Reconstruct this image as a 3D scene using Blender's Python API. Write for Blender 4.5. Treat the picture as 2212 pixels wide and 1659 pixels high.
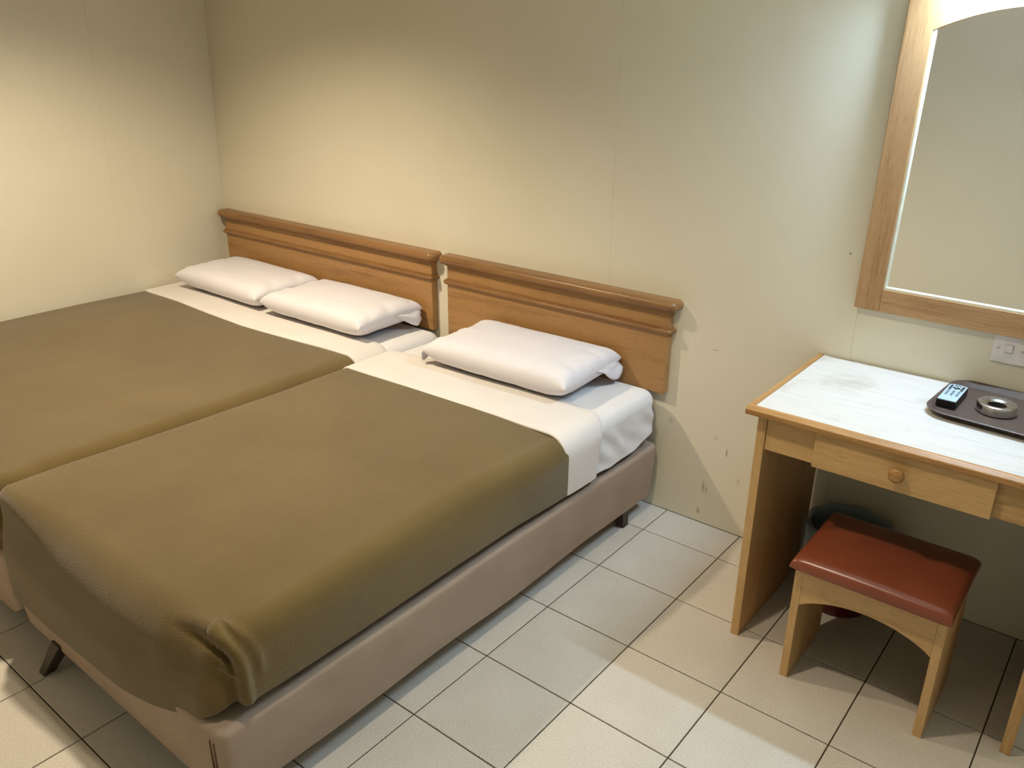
import bpy, bmesh, math, random
from mathutils import Vector, Matrix, noise

# ------------------------------------------------------------------ clear
for o in list(bpy.data.objects):
    bpy.data.objects.remove(o, do_unlink=True)
scene = bpy.context.scene
COL = scene.collection
rnd = random.Random(7)

# ------------------------------------------------------------------ camera
FPX = 1791.504
cam_d = bpy.data.cameras.new('camera')
cam_d.sensor_fit = 'HORIZONTAL'
cam_d.sensor_width = 36.0
cam_d.lens = FPX / 2212.0 * 36.0
cam_d.clip_start = 0.02
cam = bpy.data.objects.new('camera', cam_d)
cam.location = (1.2771, -2.5770, 1.6504)
cam.rotation_euler = (1.18862, -0.00887, 0.67667)
COL.objects.link(cam)
scene.camera = cam

# ------------------------------------------------------------------ world, light, exposure
world = bpy.data.worlds.new('world')
scene.world = world
world.use_nodes = True
world.node_tree.nodes['Background'].inputs[0].default_value = (0.02, 0.02, 0.02, 1)
world.node_tree.nodes['Background'].inputs[1].default_value = 1.0
vs = scene.view_settings
vs.view_transform = 'Standard'
vs.look = 'None'
vs.exposure = 0.0
vs.gamma = 1.0
vs.use_curve_mapping = False
scene.cycles.max_bounces = 10
scene.cycles.diffuse_bounces = 3
scene.cycles.use_denoising = True

LAMPS = [((-1.57, -1.34, 2.375), 178.0),       # warm downlight over the beds
         ((0.27, -1.47, 2.375), 58.0)]         # warm downlight over the floor by the desk
WARM_COL = (1.0, 0.85, 0.64)
TUBE_STRENGTH = 575.0
TUBE_COL = (0.57, 0.765, 1.0)
for loc, watt in LAMPS:
    spot_d = bpy.data.lights.new('downlight_bulb', 'SPOT')
    spot_d.energy = watt
    spot_d.color = WARM_COL
    spot_d.spot_size = math.radians(132)
    spot_d.spot_blend = 0.8
    spot_d.shadow_soft_size = 0.05
    spot = bpy.data.objects.new('downlight_bulb', spot_d)
    spot.location = loc
    COL.objects.link(spot)

# ------------------------------------------------------------------ helpers
def srgb(r, g, b):
    f = lambda c: (c/255/12.92) if c/255 <= 0.04045 else ((c/255+0.055)/1.055)**2.4
    return (f(r), f(g), f(b), 1.0)

def empty(name, loc, label=None, cat=None, group=None, rot=None, kind=None):
    o = bpy.data.objects.new(name, None)
    o.location = loc
    o.empty_display_size = 0.05
    if rot: o.rotation_euler = rot
    COL.objects.link(o)
    tag(o, label, cat, group, kind)
    return o

def tag(o, label=None, cat=None, group=None, kind=None):
    if label: o['label'] = label
    if cat: o['category'] = cat
    if group: o['group'] = group
    if kind: o['kind'] = kind
    return o

def obj(name, bm, mat, parent=None, smooth=False, local=False, origin=None, angle=None):
    """bm is in world space unless local=True; parts are stored relative to their parent's origin"""
    me = bpy.data.meshes.new(name)
    off = Vector((0, 0, 0))
    if not local:
        if parent is not None:
            q = parent
            while q is not None:
                off += q.location
                q = q.parent
        elif origin is not None:
            off = Vector(origin)
        bmesh.ops.translate(bm, verts=bm.verts, vec=-off)
    bm.normal_update()
    bm.to_mesh(me); bm.free()
    if smooth:
        for p in me.polygons: p.use_smooth = True
    if mat: me.materials.append(mat)
    o = bpy.data.objects.new(name, me)
    COL.objects.link(o)
    if parent is not None: o.parent = parent
    elif origin is not None and not local: o.location = origin
    if smooth and angle:
        m = me
        try:
            m.set_sharp_from_angle(angle=math.radians(angle))
        except Exception:
            pass
    return o

def box(x0, x1, y0, y1, z0, z1, bev=0.0, seg=2, bm=None):
    b = bmesh.new()
    r = bmesh.ops.create_cube(b, size=1.0)
    for v in b.verts:
        v.co = Vector(((x0+x1)/2+v.co.x*(x1-x0), (y0+y1)/2+v.co.y*(y1-y0), (z0+z1)/2+v.co.z*(z1-z0)))
    if bev > 0:
        bmesh.ops.bevel(b, geom=list(b.edges), offset=bev, segments=seg, profile=0.5, affect='EDGES')
    if bm is None: return b
    return join(bm, b)

def join(bm, b):
    me = bpy.data.meshes.new('tmp'); b.to_mesh(me); b.free()
    bm.from_mesh(me); bpy.data.meshes.remove(me)
    return bm

def grid(P, close_u=False, close_v=False):
    """P[i][j] points -> quad grid bmesh"""
    b = bmesh.new()
    V = [[b.verts.new(p) for p in row] for row in P]
    n, m = len(V), len(V[0])
    for i in range(n if close_u else n-1):
        for j in range(m if close_v else m-1):
            a = V[i][j]; c = V[(i+1) % n][j]; d = V[(i+1) % n][(j+1) % m]; e = V[i][(j+1) % m]
            q = []
            for v in (a, c, d, e):
                if v not in q: q.append(v)
            try: b.faces.new(q)
            except ValueError: pass
    return b

def lathe(profile, center, n=40, axis='z'):
    P = []
    for r, h in profile:
        ring = []
        for k in range(n):
            a = 2*math.pi*k/n
            if axis == 'z': ring.append(Vector((center[0]+r*math.cos(a), center[1]+r*math.sin(a), center[2]+h)))
            elif axis == 'y': ring.append(Vector((center[0]+r*math.cos(a), center[1]-h, center[2]+r*math.sin(a))))
            else: ring.append(Vector((center[0]+h, center[1]+r*math.cos(a), center[2]+r*math.sin(a))))
        P.append(ring)
    b = grid(P, close_v=True)
    bmesh.ops.remove_doubles(b, verts=b.verts, dist=1e-6)
    bmesh.ops.recalc_face_normals(b, faces=b.faces)
    return b

def extrude_poly(pts, axis, a0, a1, bev=0.0):
    """closed polygon pts (2D) extruded along axis between a0 and a1"""
    b = bmesh.new()
    def P(p, a):
        if axis == 'x': return Vector((a, p[0], p[1]))
        if axis == 'y': return Vector((p[0], a, p[1]))
        return Vector((p[0], p[1], a))
    A = [b.verts.new(P(p, a0)) for p in pts]; B = [b.verts.new(P(p, a1)) for p in pts]
    n = len(pts)
    b.faces.new(A); b.faces.new(list(reversed(B)))
    for i in range(n):
        b.faces.new((A[i], B[i], B[(i+1) % n], A[(i+1) % n]))
    bmesh.ops.recalc_face_normals(b, faces=b.faces)
    if bev > 0:
        bmesh.ops.bevel(b, geom=list(b.edges), offset=bev, segments=2, profile=0.5, affect='EDGES')
    return b

def nz(x, y, z, s=1.0, oct=3):
    return noise.fractal(Vector((x*s, y*s, z*s)), 1.0, 2.0, oct)

def sstep(a, b, x):
    if a == b: return 1.0 if x >= b else 0.0
    t = max(0.0, min(1.0, (x-a)/(b-a)))
    return t*t*(3-2*t)

def interp(pts, x):
    if x <= pts[0][0]: return pts[0][1]
    for (a, ya), (b, yb) in zip(pts, pts[1:]):
        if x <= b: return ya+(yb-ya)*(x-a)/(b-a)
    return pts[-1][1]

def solidify(o, t, offset=-1):
    m = o.modifiers.new('thickness', 'SOLIDIFY'); m.thickness = t; m.offset = offset
    return o

# ------------------------------------------------------------------ materials
def base_mat(name, rough=0.5, spec=0.5):
    m = bpy.data.materials.new(name); m.use_nodes = True
    nt = m.node_tree; b = nt.nodes['Principled BSDF']
    b.inputs['Roughness'].default_value = rough
    b.inputs['Specular IOR Level'].default_value = spec
    return m, nt, b

def N(nt, t, **kw):
    n = nt.nodes.new(t)
    for k, v in kw.items():
        if k in n.inputs: n.inputs[k].default_value = v
        else: setattr(n, k, v)
    return n

def ramp(nt, stops):
    r = nt.nodes.new('ShaderNodeValToRGB')
    cr = r.color_ramp
    while len(cr.elements) < len(stops): cr.elements.new(0.5)
    for e, (p, c) in zip(cr.elements, stops):
        e.position = p; e.color = c
    return r

def bump(nt, b, src, strength, dist=0.002):
    n = N(nt, 'ShaderNodeBump'); n.inputs['Strength'].default_value = strength; n.inputs['Distance'].default_value = dist
    nt.links.new(src, n.inputs['Height']); nt.links.new(n.outputs[0], b.inputs['Normal'])
    return n

def plain(name, col, rough=0.5, spec=0.5, metal=0.0):
    m, nt, b = base_mat(name, rough, spec)
    b.inputs['Metallic'].default_value = metal
    tc = N(nt, 'ShaderNodeTexCoord'); n = N(nt, 'ShaderNodeTexNoise', Scale=45.0, Detail=4.0)
    nt.links.new(tc.outputs['Object'], n.inputs['Vector'])
    c1 = tuple(x*0.93 for x in col[:3])+(1,); c2 = tuple(min(1, x*1.05) for x in col[:3])+(1,)
    r = ramp(nt, [(0.3, c1), (0.7, c2)])
    nt.links.new(n.outputs[0], r.inputs[0]); nt.links.new(r.outputs[0], b.inputs['Base Color'])
    return m

def wood(name, light, dark, axis='x', rough=0.38, figure=0.5):
    m, nt, b = base_mat(name, rough, 0.4)
    tc = N(nt, 'ShaderNodeTexCoord'); oi = N(nt, 'ShaderNodeObjectInfo')
    mul = N(nt, 'ShaderNodeMath', operation='MULTIPLY'); mul.inputs[1].default_value = 7.3
    nt.links.new(oi.outputs['Random'], mul.inputs[0])
    add = N(nt, 'ShaderNodeVectorMath', operation='ADD')
    nt.links.new(tc.outputs['Object'], add.inputs[0]); nt.links.new(mul.outputs[0], add.inputs[1])
    def mapped(along, across):
        s = {'x': (along, across, across), 'y': (across, along, across), 'z': (across, across, along)}[axis]
        mp = N(nt, 'ShaderNodeMapping'); mp.inputs['Scale'].default_value = s
        nt.links.new(add.outputs[0], mp.inputs[0]); return mp
    broad = N(nt, 'ShaderNodeTexNoise', Scale=1.0, Detail=3.0, Roughness=0.5, Distortion=0.6)
    nt.links.new(mapped(1.3, 11).outputs[0], broad.inputs['Vector'])
    fine = N(nt, 'ShaderNodeTexNoise', Scale=1.0, Detail=3.0, Roughness=0.6)
    nt.links.new(mapped(7, 190).outputs[0], fine.inputs['Vector'])
    pores = N(nt, 'ShaderNodeTexNoise', Scale=1.0, Detail=2.0)
    nt.links.new(mapped(28, 700).outputs[0], pores.inputs['Vector'])
    # annual-ring figure
    ws = N(nt, 'ShaderNodeTexWave', Scale=1.0, Distortion=9.0, Detail=2.0)
    ws.wave_type = 'RINGS'; ws.inputs['Detail Scale'].default_value = 0.6
    nt.links.new(mapped(0.8, 7.0).outputs[0], ws.inputs['Vector'])
    a1 = N(nt, 'ShaderNodeMath', operation='MULTIPLY_ADD'); a1.inputs[1].default_value = 0.8
    nt.links.new(fine.outputs[0], a1.inputs[0]); nt.links.new(broad.outputs[0], a1.inputs[2])
    a2 = N(nt, 'ShaderNodeMath', operation='MULTIPLY_ADD'); a2.inputs[1].default_value = 0.20*figure
    nt.links.new(ws.outputs['Fac'], a2.inputs[0]); nt.links.new(a1.outputs[0], a2.inputs[2])
    r = ramp(nt, [(0.62, dark), (1.0, light)])
    nt.links.new(a2.outputs[0], r.inputs[0])
    pr = ramp(nt, [(0.34, (0.62, 0.55, 0.5, 1)), (0.45, (1, 1, 1, 1))])
    nt.links.new(pores.outputs[0], pr.inputs[0])
    mx = N(nt, 'ShaderNodeMix', data_type='RGBA', blend_type='MULTIPLY'); mx.inputs[0].default_value = 0.55
    nt.links.new(r.outputs[0], mx.inputs[6]); nt.links.new(pr.outputs[0], mx.inputs[7])
    nt.links.new(mx.outputs[2], b.inputs['Base Color'])
    bump(nt, b, fine.outputs[0], 0.10, 0.0008)
    return m

def fabric(name, c1, c2, weave=900.0, rough=0.9, b_str=0.25, cloud=3.0, sheen=0.0, bdist=0.001):
    m, nt, b = base_mat(name, rough, 0.15)
    tc = N(nt, 'ShaderNodeTexCoord')
    n1 = N(nt, 'ShaderNodeTexNoise', Scale=cloud, Detail=4.0, Roughness=0.6)
    nt.links.new(tc.outputs['Object'], n1.inputs['Vector'])
    n2 = N(nt, 'ShaderNodeTexNoise', Scale=weave, Detail=2.0)
    nt.links.new(tc.outputs['Object'], n2.inputs['Vector'])
    mixf = N(nt, 'ShaderNodeMath', operation='MULTIPLY_ADD'); mixf.inputs[1].default_value = 0.35
    nt.links.new(n2.outputs[0], mixf.inputs[0]); nt.links.new(n1.outputs[0], mixf.inputs[2])
    r = ramp(nt, [(0.45, c1), (0.9, c2)])
    nt.links.new(mixf.outputs[0], r.inputs[0]); nt.links.new(r.outputs[0], b.inputs['Base Color'])
    bump(nt, b, n2.outputs[0], b_str, bdist)
    if sheen > 0:
        b.inputs['Sheen Weight'].default_value = sheen
        b.inputs['Sheen Roughness'].default_value = 0.5
    return m

def wall_mat():
    m, nt, b = base_mat('cream_paint', 0.55, 0.3)
    tc = N(nt, 'ShaderNodeTexCoord')
    n1 = N(nt, 'ShaderNodeTexNoise', Scale=1.6, Detail=4.0); nt.links.new(tc.outputs['Object'], n1.inputs['Vector'])
    r = ramp(nt, [(0.3, srgb(230, 222, 199)), (0.7, srgb(235, 228, 207))])
    nt.links.new(n1.outputs[0], r.inputs[0])
    # sparse scuffs and specks
    mp = N(nt, 'ShaderNodeMapping'); mp.inputs['Scale'].default_value = (9, 9, 5)
    nt.links.new(tc.outputs['Object'], mp.inputs[0])
    n2 = N(nt, 'ShaderNodeTexNoise', Scale=2.2, Detail=6.0, Roughness=0.75); nt.links.new(mp.outputs[0], n2.inputs['Vector'])
    r2 = ramp(nt, [(0.24, srgb(120, 100, 70)), (0.30, (1, 1, 1, 1))]); nt.links.new(n2.outputs[0], r2.inputs[0])
    mx = N(nt, 'ShaderNodeMix', data_type='RGBA', blend_type='MULTIPLY'); mx.inputs[0].default_value = 0.35
    nt.links.new(r.outputs[0], mx.inputs[6]); nt.links.new(r2.outputs[0], mx.inputs[7])
    geo = N(nt, 'ShaderNodeNewGeometry'); prev = mx.outputs[2]
    wob = N(nt, 'ShaderNodeTexNoise', Scale=60.0, Detail=2.0); nt.links.new(geo.outputs['Position'], wob.inputs['Vector'])
    for (cx, cz, rx, rz, st) in ((-0.017, 0.376, 0.014, 0.014, 0.25), (0.213, 0.312, 0.004, 0.016, 0.6), (0.137, 0.149, 0.006, 0.028, 0.45), (0.150, 0.140, 0.005, 0.020, 0.35), (0.126, 0.046, 0.008, 0.014, 0.45), (0.130, 0.687, 0.012, 0.002, 0.45), (0.529, 1.089, 0.004, 0.004, 0.7), (0.168, 0.359, 0.012, 0.010, 0.14), (0.268, 0.218, 0.007, 0.014, 0.22)):
        sub = N(nt, 'ShaderNodeVectorMath', operation='SUBTRACT'); sub.inputs[1].default_value = (cx, 0.0, cz)
        nt.links.new(geo.outputs['Position'], sub.inputs[0])
        mu = N(nt, 'ShaderNodeVectorMath', operation='MULTIPLY'); mu.inputs[1].default_value = (1/rx, 12.0, 1/rz)
        nt.links.new(sub.outputs[0], mu.inputs[0])
        ln = N(nt, 'ShaderNodeVectorMath', operation='LENGTH'); nt.links.new(mu.outputs[0], ln.inputs[0])
        ad = N(nt, 'ShaderNodeMath', operation='MULTIPLY_ADD'); ad.inputs[1].default_value = 1.6; nt.links.new(wob.outputs[0], ad.inputs[0]); nt.links.new(ln.outputs['Value'], ad.inputs[2])
        mr = N(nt, 'ShaderNodeMapRange'); mr.inputs[1].default_value = 1.1; mr.inputs[2].default_value = 2.0; mr.inputs[3].default_value = st; mr.inputs[4].default_value = 0.0
        nt.links.new(ad.outputs[0], mr.inputs[0])
        m2 = N(nt, 'ShaderNodeMix', data_type='RGBA'); m2.inputs[7].default_value = srgb(96, 80, 58)
        nt.links.new(mr.outputs[0], m2.inputs[0]); nt.links.new(prev, m2.inputs[6]); prev = m2.outputs[2]
    nt.links.new(prev, b.inputs['Base Color'])
    n3 = N(nt, 'ShaderNodeTexNoise', Scale=130.0, Detail=3.0); nt.links.new(tc.outputs['Object'], n3.inputs['Vector'])
    bump(nt, b, n3.outputs[0], 0.12, 0.001)
    return m

def tile_mat():
    m, nt, b = base_mat('beige_ceramic', 0.42, 0.4)
    tc = N(nt, 'ShaderNodeTexCoord'); oi = N(nt, 'ShaderNodeObjectInfo')
    geo = N(nt, 'ShaderNodeNewGeometry')
    n1 = N(nt, 'ShaderNodeTexNoise', Scale=420.0, Detail=2.0); nt.links.new(geo.outputs['Position'], n1.inputs['Vector'])
    r1 = ramp(nt, [(0.34, srgb(172, 158, 138)), (0.46, srgb(214, 207, 195)), (0.75, srgb(222, 216, 205))])
    nt.links.new(n1.outputs[0], r1.inputs[0])
    n2 = N(nt, 'ShaderNodeTexNoise', Scale=5.0, Detail=4.0); nt.links.new(geo.outputs['Position'], n2.inputs['Vector'])
    r2 = ramp(nt, [(0.3, (0.93, 0.92, 0.90, 1)), (0.7, (1, 1, 1, 1))]); nt.links.new(n2.outputs[0], r2.inputs[0])
    mx = N(nt, 'ShaderNodeMix', data_type='RGBA', blend_type='MULTIPLY'); mx.inputs[0].default_value = 1.0
    nt.links.new(r1.outputs[0], mx.inputs[6]); nt.links.new(r2.outputs[0], mx.inputs[7])
    mr = N(nt, 'ShaderNodeMapRange'); mr.inputs[3].default_value = 0.95; mr.inputs[4].default_value = 1.02
    nt.links.new(oi.outputs['Random'], mr.inputs[0])
    hs = N(nt, 'ShaderNodeHueSaturation'); nt.links.new(mr.outputs[0], hs.inputs['Value']); nt.links.new(mx.outputs[2], hs.inputs['Color'])
    nt.links.new(hs.outputs[0], b.inputs['Base Color'])
    bump(nt, b, n1.outputs[0], 0.08, 0.0006)
    return m

def laminate_mat():
    m, nt, b = base_mat('white_laminate', 0.35, 0.45)
    tc = N(nt, 'ShaderNodeTexCoord'); mp = N(nt, 'ShaderNodeMapping'); mp.inputs['Scale'].default_value = (6, 50, 50)
    nt.links.new(tc.outputs['Object'], mp.inputs[0])
    n1 = N(nt, 'ShaderNodeTexNoise', Scale=1.0, Detail=4.0); nt.links.new(mp.outputs[0], n1.inputs['Vector'])
    n2 = N(nt, 'ShaderNodeTexNoise', Scale=7.0, Detail=5.0); nt.links.new(tc.outputs['Object'], n2.inputs['Vector'])
    r = ramp(nt, [(0.25, srgb(204, 198, 188)), (0.6, srgb(215, 209, 200))]); nt.links.new(n1.outputs[0], r.inputs[0])
    r2 = ramp(nt, [(0.3, srgb(214, 200, 184)), (0.45, (1, 1, 1, 1))]); nt.links.new(n2.outputs[0], r2.inputs[0])
    mx = N(nt, 'ShaderNodeMix', data_type='RGBA', blend_type='MULTIPLY'); mx.inputs[0].default_value = 0.5
    nt.links.new(r.outputs[0], mx.inputs[6]); nt.links.new(r2.outputs[0], mx.inputs[7])
    nt.links.new(mx.outputs[2], b.inputs['Base Color'])
    return m

def emit_mat(name, col, strength):
    m = bpy.data.materials.new(name); m.use_nodes = True
    nt = m.node_tree; nt.nodes.remove(nt.nodes['Principled BSDF'])
    e = N(nt, 'ShaderNodeEmission'); e.inputs[0].default_value = col+(1,) if len(col) == 3 else col; e.inputs[1].default_value = strength
    nt.links.new(e.outputs[0], nt.nodes['Material Output'].inputs[0])
    return m

M = {}
M['wall'] = wall_mat()
M['tile'] = tile_mat()
M['grout'] = plain('dark_grout', srgb(70, 60, 48), 0.9, 0.2)
M['ceiling'] = plain('ceiling_paint', srgb(226, 220, 200), 0.8, 0.2)
HL, HD = srgb(176, 133, 82), srgb(132, 94, 54)
M['hb_x'] = wood('headboard_oak', HL, HD, 'x', 0.36, 0.8)
M['hb_cap'] = wood('headboard_trim_oak', srgb(154, 113, 69), srgb(118, 83, 48), 'x', 0.32, 0.4)
DL, DD = srgb(204, 166, 112), srgb(176, 136, 84)
M['desk_x'] = wood('desk_beech', DL, DD, 'x', 0.4, 0.25)
M['desk_y'] = wood('desk_beech_deep', DL, DD, 'y', 0.4, 0.25)
M['desk_z'] = wood('desk_beech_upright', DL, DD, 'z', 0.4, 0.25)
M['edge_x'] = wood('desk_edging', srgb(180, 134, 80), srgb(134, 94, 50), 'x', 0.34, 0.3)
M['edge_y'] = wood('desk_edging_deep', srgb(180, 134, 80), srgb(134, 94, 50), 'y', 0.34, 0.3)
M['mir_x'] = wood('mirror_oak', srgb(188, 148, 104), srgb(152, 112, 72), 'x', 0.4, 0.3)
M['mir_z'] = wood('mirror_oak_upright', srgb(188, 148, 104), srgb(152, 112, 72), 'z', 0.4, 0.3)
M['blanket'] = fabric('olive_fleece', srgb(98, 80, 42), srgb(111, 92, 51), 260.0, 0.95, 0.55, 2.5, 0.35, 0.003)
M['sheet'] = fabric('white_cotton', srgb(222, 219, 217), srgb(231, 229, 228), 1400.0, 0.85, 0.08, 3.0)
M['band'] = fabric('cream_cotton', srgb(218, 211, 204), srgb(227, 221, 215), 1400.0, 0.85, 0.08, 3.0)
M['pillow'] = fabric('white_pillowcase', srgb(224, 219, 223), srgb(233, 229, 232), 1500.0, 0.85, 0.08, 3.0)
M['taupe'] = fabric('taupe_divan_fabric', srgb(158, 138, 120), srgb(174, 155, 137), 700.0, 0.85, 0.2, 3.0)
M['seam'] = plain('seam_brown', srgb(112, 88, 70), 0.9, 0.1)
M['mattress'] = fabric('grey_ticking', srgb(120, 112, 108), srgb(134, 126, 122), 500.0, 0.9, 0.2)
M['darkwood'] = plain('dark_leg_wood', srgb(58, 44, 34), 0.5, 0.4)
M['laminate'] = laminate_mat()
M['leather'] = None
m, nt, b = base_mat('russet_vinyl', 0.27, 0.5)
tc = N(nt, 'ShaderNodeTexCoord'); n1 = N(nt, 'ShaderNodeTexNoise', Scale=5.0, Detail=4.0); nt.links.new(tc.outputs['Object'], n1.inputs['Vector'])
r = ramp(nt, [(0.3, srgb(118, 58, 36)), (0.7, srgb(136, 70, 44))]); nt.links.new(n1.outputs[0], r.inputs[0]); nt.links.new(r.outputs[0], b.inputs['Base Color'])
n2 = N(nt, 'ShaderNodeTexVoronoi', Scale=420.0); nt.links.new(tc.outputs['Object'], n2.inputs['Vector']); bump(nt, b, n2.outputs[0], 0.06, 0.0005)
M['leather'] = m
m, nt, b = base_mat('mirror_glass', 0.0, 0.5)
b.inputs['Metallic'].default_value = 1.0; b.inputs['Base Color'].default_value = (0.93, 0.94, 0.93, 1)
M['glass'] = m
M['bead'] = plain('cream_bead', srgb(226, 222, 200), 0.4, 0.4)
M['plate'] = plain('white_plastic', srgb(236, 230, 228), 0.35, 0.45)
M['plate_line'] = plain('grey_plastic', srgb(205, 198, 194), 0.4, 0.4)
M['tray'] = plain('brown_plastic', srgb(82, 67, 58), 0.42, 0.45)
M['black'] = plain('black_plastic', srgb(16, 16, 17), 0.45, 0.4)
M['face'] = plain('pale_blue_plastic', srgb(176, 194, 204), 0.4, 0.4)
M['print'] = plain('grey_print', srgb(92, 104, 114), 0.5, 0.3)
M['hole_shade'] = plain('painted_hole_shade', srgb(52, 44, 38), 0.6, 0.4)  # shade inside the ashtray hole, put into the colour
M['steel'] = plain('brushed_steel', srgb(206, 206, 206), 0.22, 0.5, 1.0)
M['bin'] = plain('dark_red_plastic', srgb(88, 26, 24), 0.5, 0.4)
m, nt, b = base_mat('clear_blue_film', 0.25, 0.5)
b.inputs['Base Color'].default_value = srgb(150, 176, 190); b.inputs['Alpha'].default_value = 0.55
tc = N(nt, 'ShaderNodeTexCoord'); n1 = N(nt, 'ShaderNodeTexNoise', Scale=30.0, Detail=5.0); nt.links.new(tc.outputs['Object'], n1.inputs['Vector']); bump(nt, b, n1.outputs[0], 0.8, 0.01)
M['film'] = m
M['tube'] = emit_mat('tube_glow', TUBE_COL, TUBE_STRENGTH)
M['lens'] = emit_mat('lamp_glow', WARM_COL, 12.0)

# ------------------------------------------------------------------ room
XL, XR, YB, ZC = -2.781, 2.15, -3.12, 2.40
def leanx(z): return XL + 0.037*(z-1.39)

floor = obj('floor', box(-2.9, XR+0.1, YB-0.1, 0.1, -0.08, -0.0025), M['grout'], origin=(0, 0, 0))
tag(floor, kind='structure')
tag(floor, 'square beige speckled ceramic tiles with dark joints across the room floor', 'floor')
T = 0.30
xs = [-2.86] + [i*T for i in range(-9, 8)] + [XR+0.02]
ys = [0.0] + [-0.183 - j*T for j in range(0, 10)] + [YB-0.02]
G = 0.0017
tile_cache = {}
for i in range(len(xs)-1):
    for j in range(len(ys)-1):
        x0, x1, y1, y0 = xs[i]+G, xs[i+1]-G, ys[j]-G, ys[j+1]+G
        if x1-x0 < 0.02 or y1-y0 < 0.02: continue
        key = (round(x1-x0, 4), round(y1-y0, 4))
        if key not in tile_cache:
            bm = bmesh.new()
            hx, hy = key[0]/2, key[1]/2; c = 0.0012
            lo = [bm.verts.new((sx*hx, sy*hy, -0.02)) for sx, sy in ((-1, -1), (1, -1), (1, 1), (-1, 1))]
            md = [bm.verts.new((sx*hx, sy*hy, -c)) for sx, sy in ((-1, -1), (1, -1), (1, 1), (-1, 1))]
            hi = [bm.verts.new((sx*(hx-c), sy*(hy-c), 0)) for sx, sy in ((-1, -1), (1, -1), (1, 1), (-1, 1))]
            bm.faces.new(hi)
            for k in range(4):
                bm.faces.new((lo[k], lo[(k+1) % 4], md[(k+1) % 4], md[k])); bm.faces.new((md[k], md[(k+1) % 4], hi[(k+1) % 4], hi[k]))
            me = bpy.data.meshes.new('floor_tile'); bm.to_mesh(me); bm.free(); me.materials.append(M['tile'])
            tile_cache[key] = me
        t = bpy.data.objects.new('tile', tile_cache[key])
        t.location = ((x0+x1)/2, (y0+y1)/2, 0.0)
        t.rotation_euler = (rnd.uniform(-1, 1)*0.0012, rnd.uniform(-1, 1)*0.0012, 0)
        COL.objects.link(t); t.parent = floor

def panel_x(x0, x1, name, parent):
    return obj(name, box(x0+0.0001, x1-0.0001, 0.0, 0.012, 0.0, ZC, 0.0006, 1), M['wall'], parent)
wb = obj('wall_back', box(-2.9, XR+0.1, 0.012, 0.1, -0.05, ZC+0.05), M['wall'], origin=(0, 0, 0)); tag(wb, 'cream painted panel wall behind the headboards and mirror', 'wall', kind='structure')
for a, c in ((-2.86, -0.322), (-0.322, 0.578), (0.578, XR)):
    panel_x(a, c, 'wall_panel', wb)
def lean_bm(y0, y1, t0, t1, bev=0.0):
    b = box(-t1, -t0, y0, y1, 0.0, ZC, bev, 1)
    for v in b.verts: v.co.x += leanx(v.co.z)
    return b
wl = obj('wall_left', lean_bm(YB-0.1, 0.1, 0.012, 0.1), M['wall'], origin=(0, 0, 0)); tag(wl, 'cream painted panel wall along the wide bed', 'wall', kind='structure')
obj('wall_panel', lean_bm(-0.5999, 0.0, 0.0, 0.012, 0.0006), M['wall'], wl)
obj('wall_panel', lean_bm(YB, -0.6001, 0.0, 0.012, 0.0006), M['wall'], wl)
wf = obj('wall_front', box(-2.9, XR+0.1, YB-0.1, YB, -0.05, ZC+0.05), M['wall'], origin=(0, 0, 0)); tag(wf, 'cream painted wall seen in the mirror', 'wall', kind='structure')
wr = obj('wall_right', box(XR, XR+0.1, YB, 0.0, -0.05, ZC+0.05), M['wall'], origin=(0, 0, 0)); tag(wr, 'cream painted wall beyond the desk', 'wall', kind='structure')
ce = obj('ceiling', box(-2.9, XR+0.1, YB-0.1, 0.1, ZC, ZC+0.1), M['ceiling'], origin=(0, 0, 0)); tag(ce, 'pale painted flat ceiling', 'ceiling', kind='structure')

# lamps (outside the frame): warm ceiling downlight, cool tube over the mirror
for (lx, ly, lz), lab in ((LAMPS[0][0], 'round warm downlight on the ceiling above the beds'), (LAMPS[1][0], 'round warm downlight on the ceiling above the desk floor')):
    dl = empty('ceiling_downlight', (lx, ly, ZC), lab, 'lamp', 'ceiling downlights')
    obj('trim_ring', lathe([(0.066, -0.001), (0.095, -0.001), (0.100, -0.006), (0.092, -0.012), (0.070, -0.012), (0.066, -0.001)], (lx, ly, ZC)), M['plate'], dl, True)
    obj('lens', lathe([(0.0001, -0.003), (0.064, -0.003), (0.064, -0.001), (0.0001, -0.001)], (lx, ly, ZC)), M['lens'], dl)
TX0, TX1, TY, TZ = 0.715, 1.075, -0.092, 1.868
tl = empty('tube_light', (0.89, 0, TZ), 'white fluorescent tube light on the wall above the mirror', 'lamp')
obj('housing', box(TX0-0.03, TX1+0.03, -0.060, -0.001, TZ-0.018, TZ+0.032, 0.006), M['plate'], tl)
obj('end_cap', box(TX0-0.03, TX0, TY-0.018, -0.055, TZ-0.018, TZ+0.018, 0.004), M['plate'], tl)
obj('end_cap', box(TX1, TX1+0.03, TY-0.018, -0.055, TZ-0.018, TZ+0.018, 0.004), M['plate'], tl)
obj('tube', lathe([(0.0001, 0.0), (0.0125, 0.0), (0.0125, TX1-TX0), (0.0001, TX1-TX0)], (TX0, TY, TZ), 16, 'x'), M['tube'], tl, True, angle=40)

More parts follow.
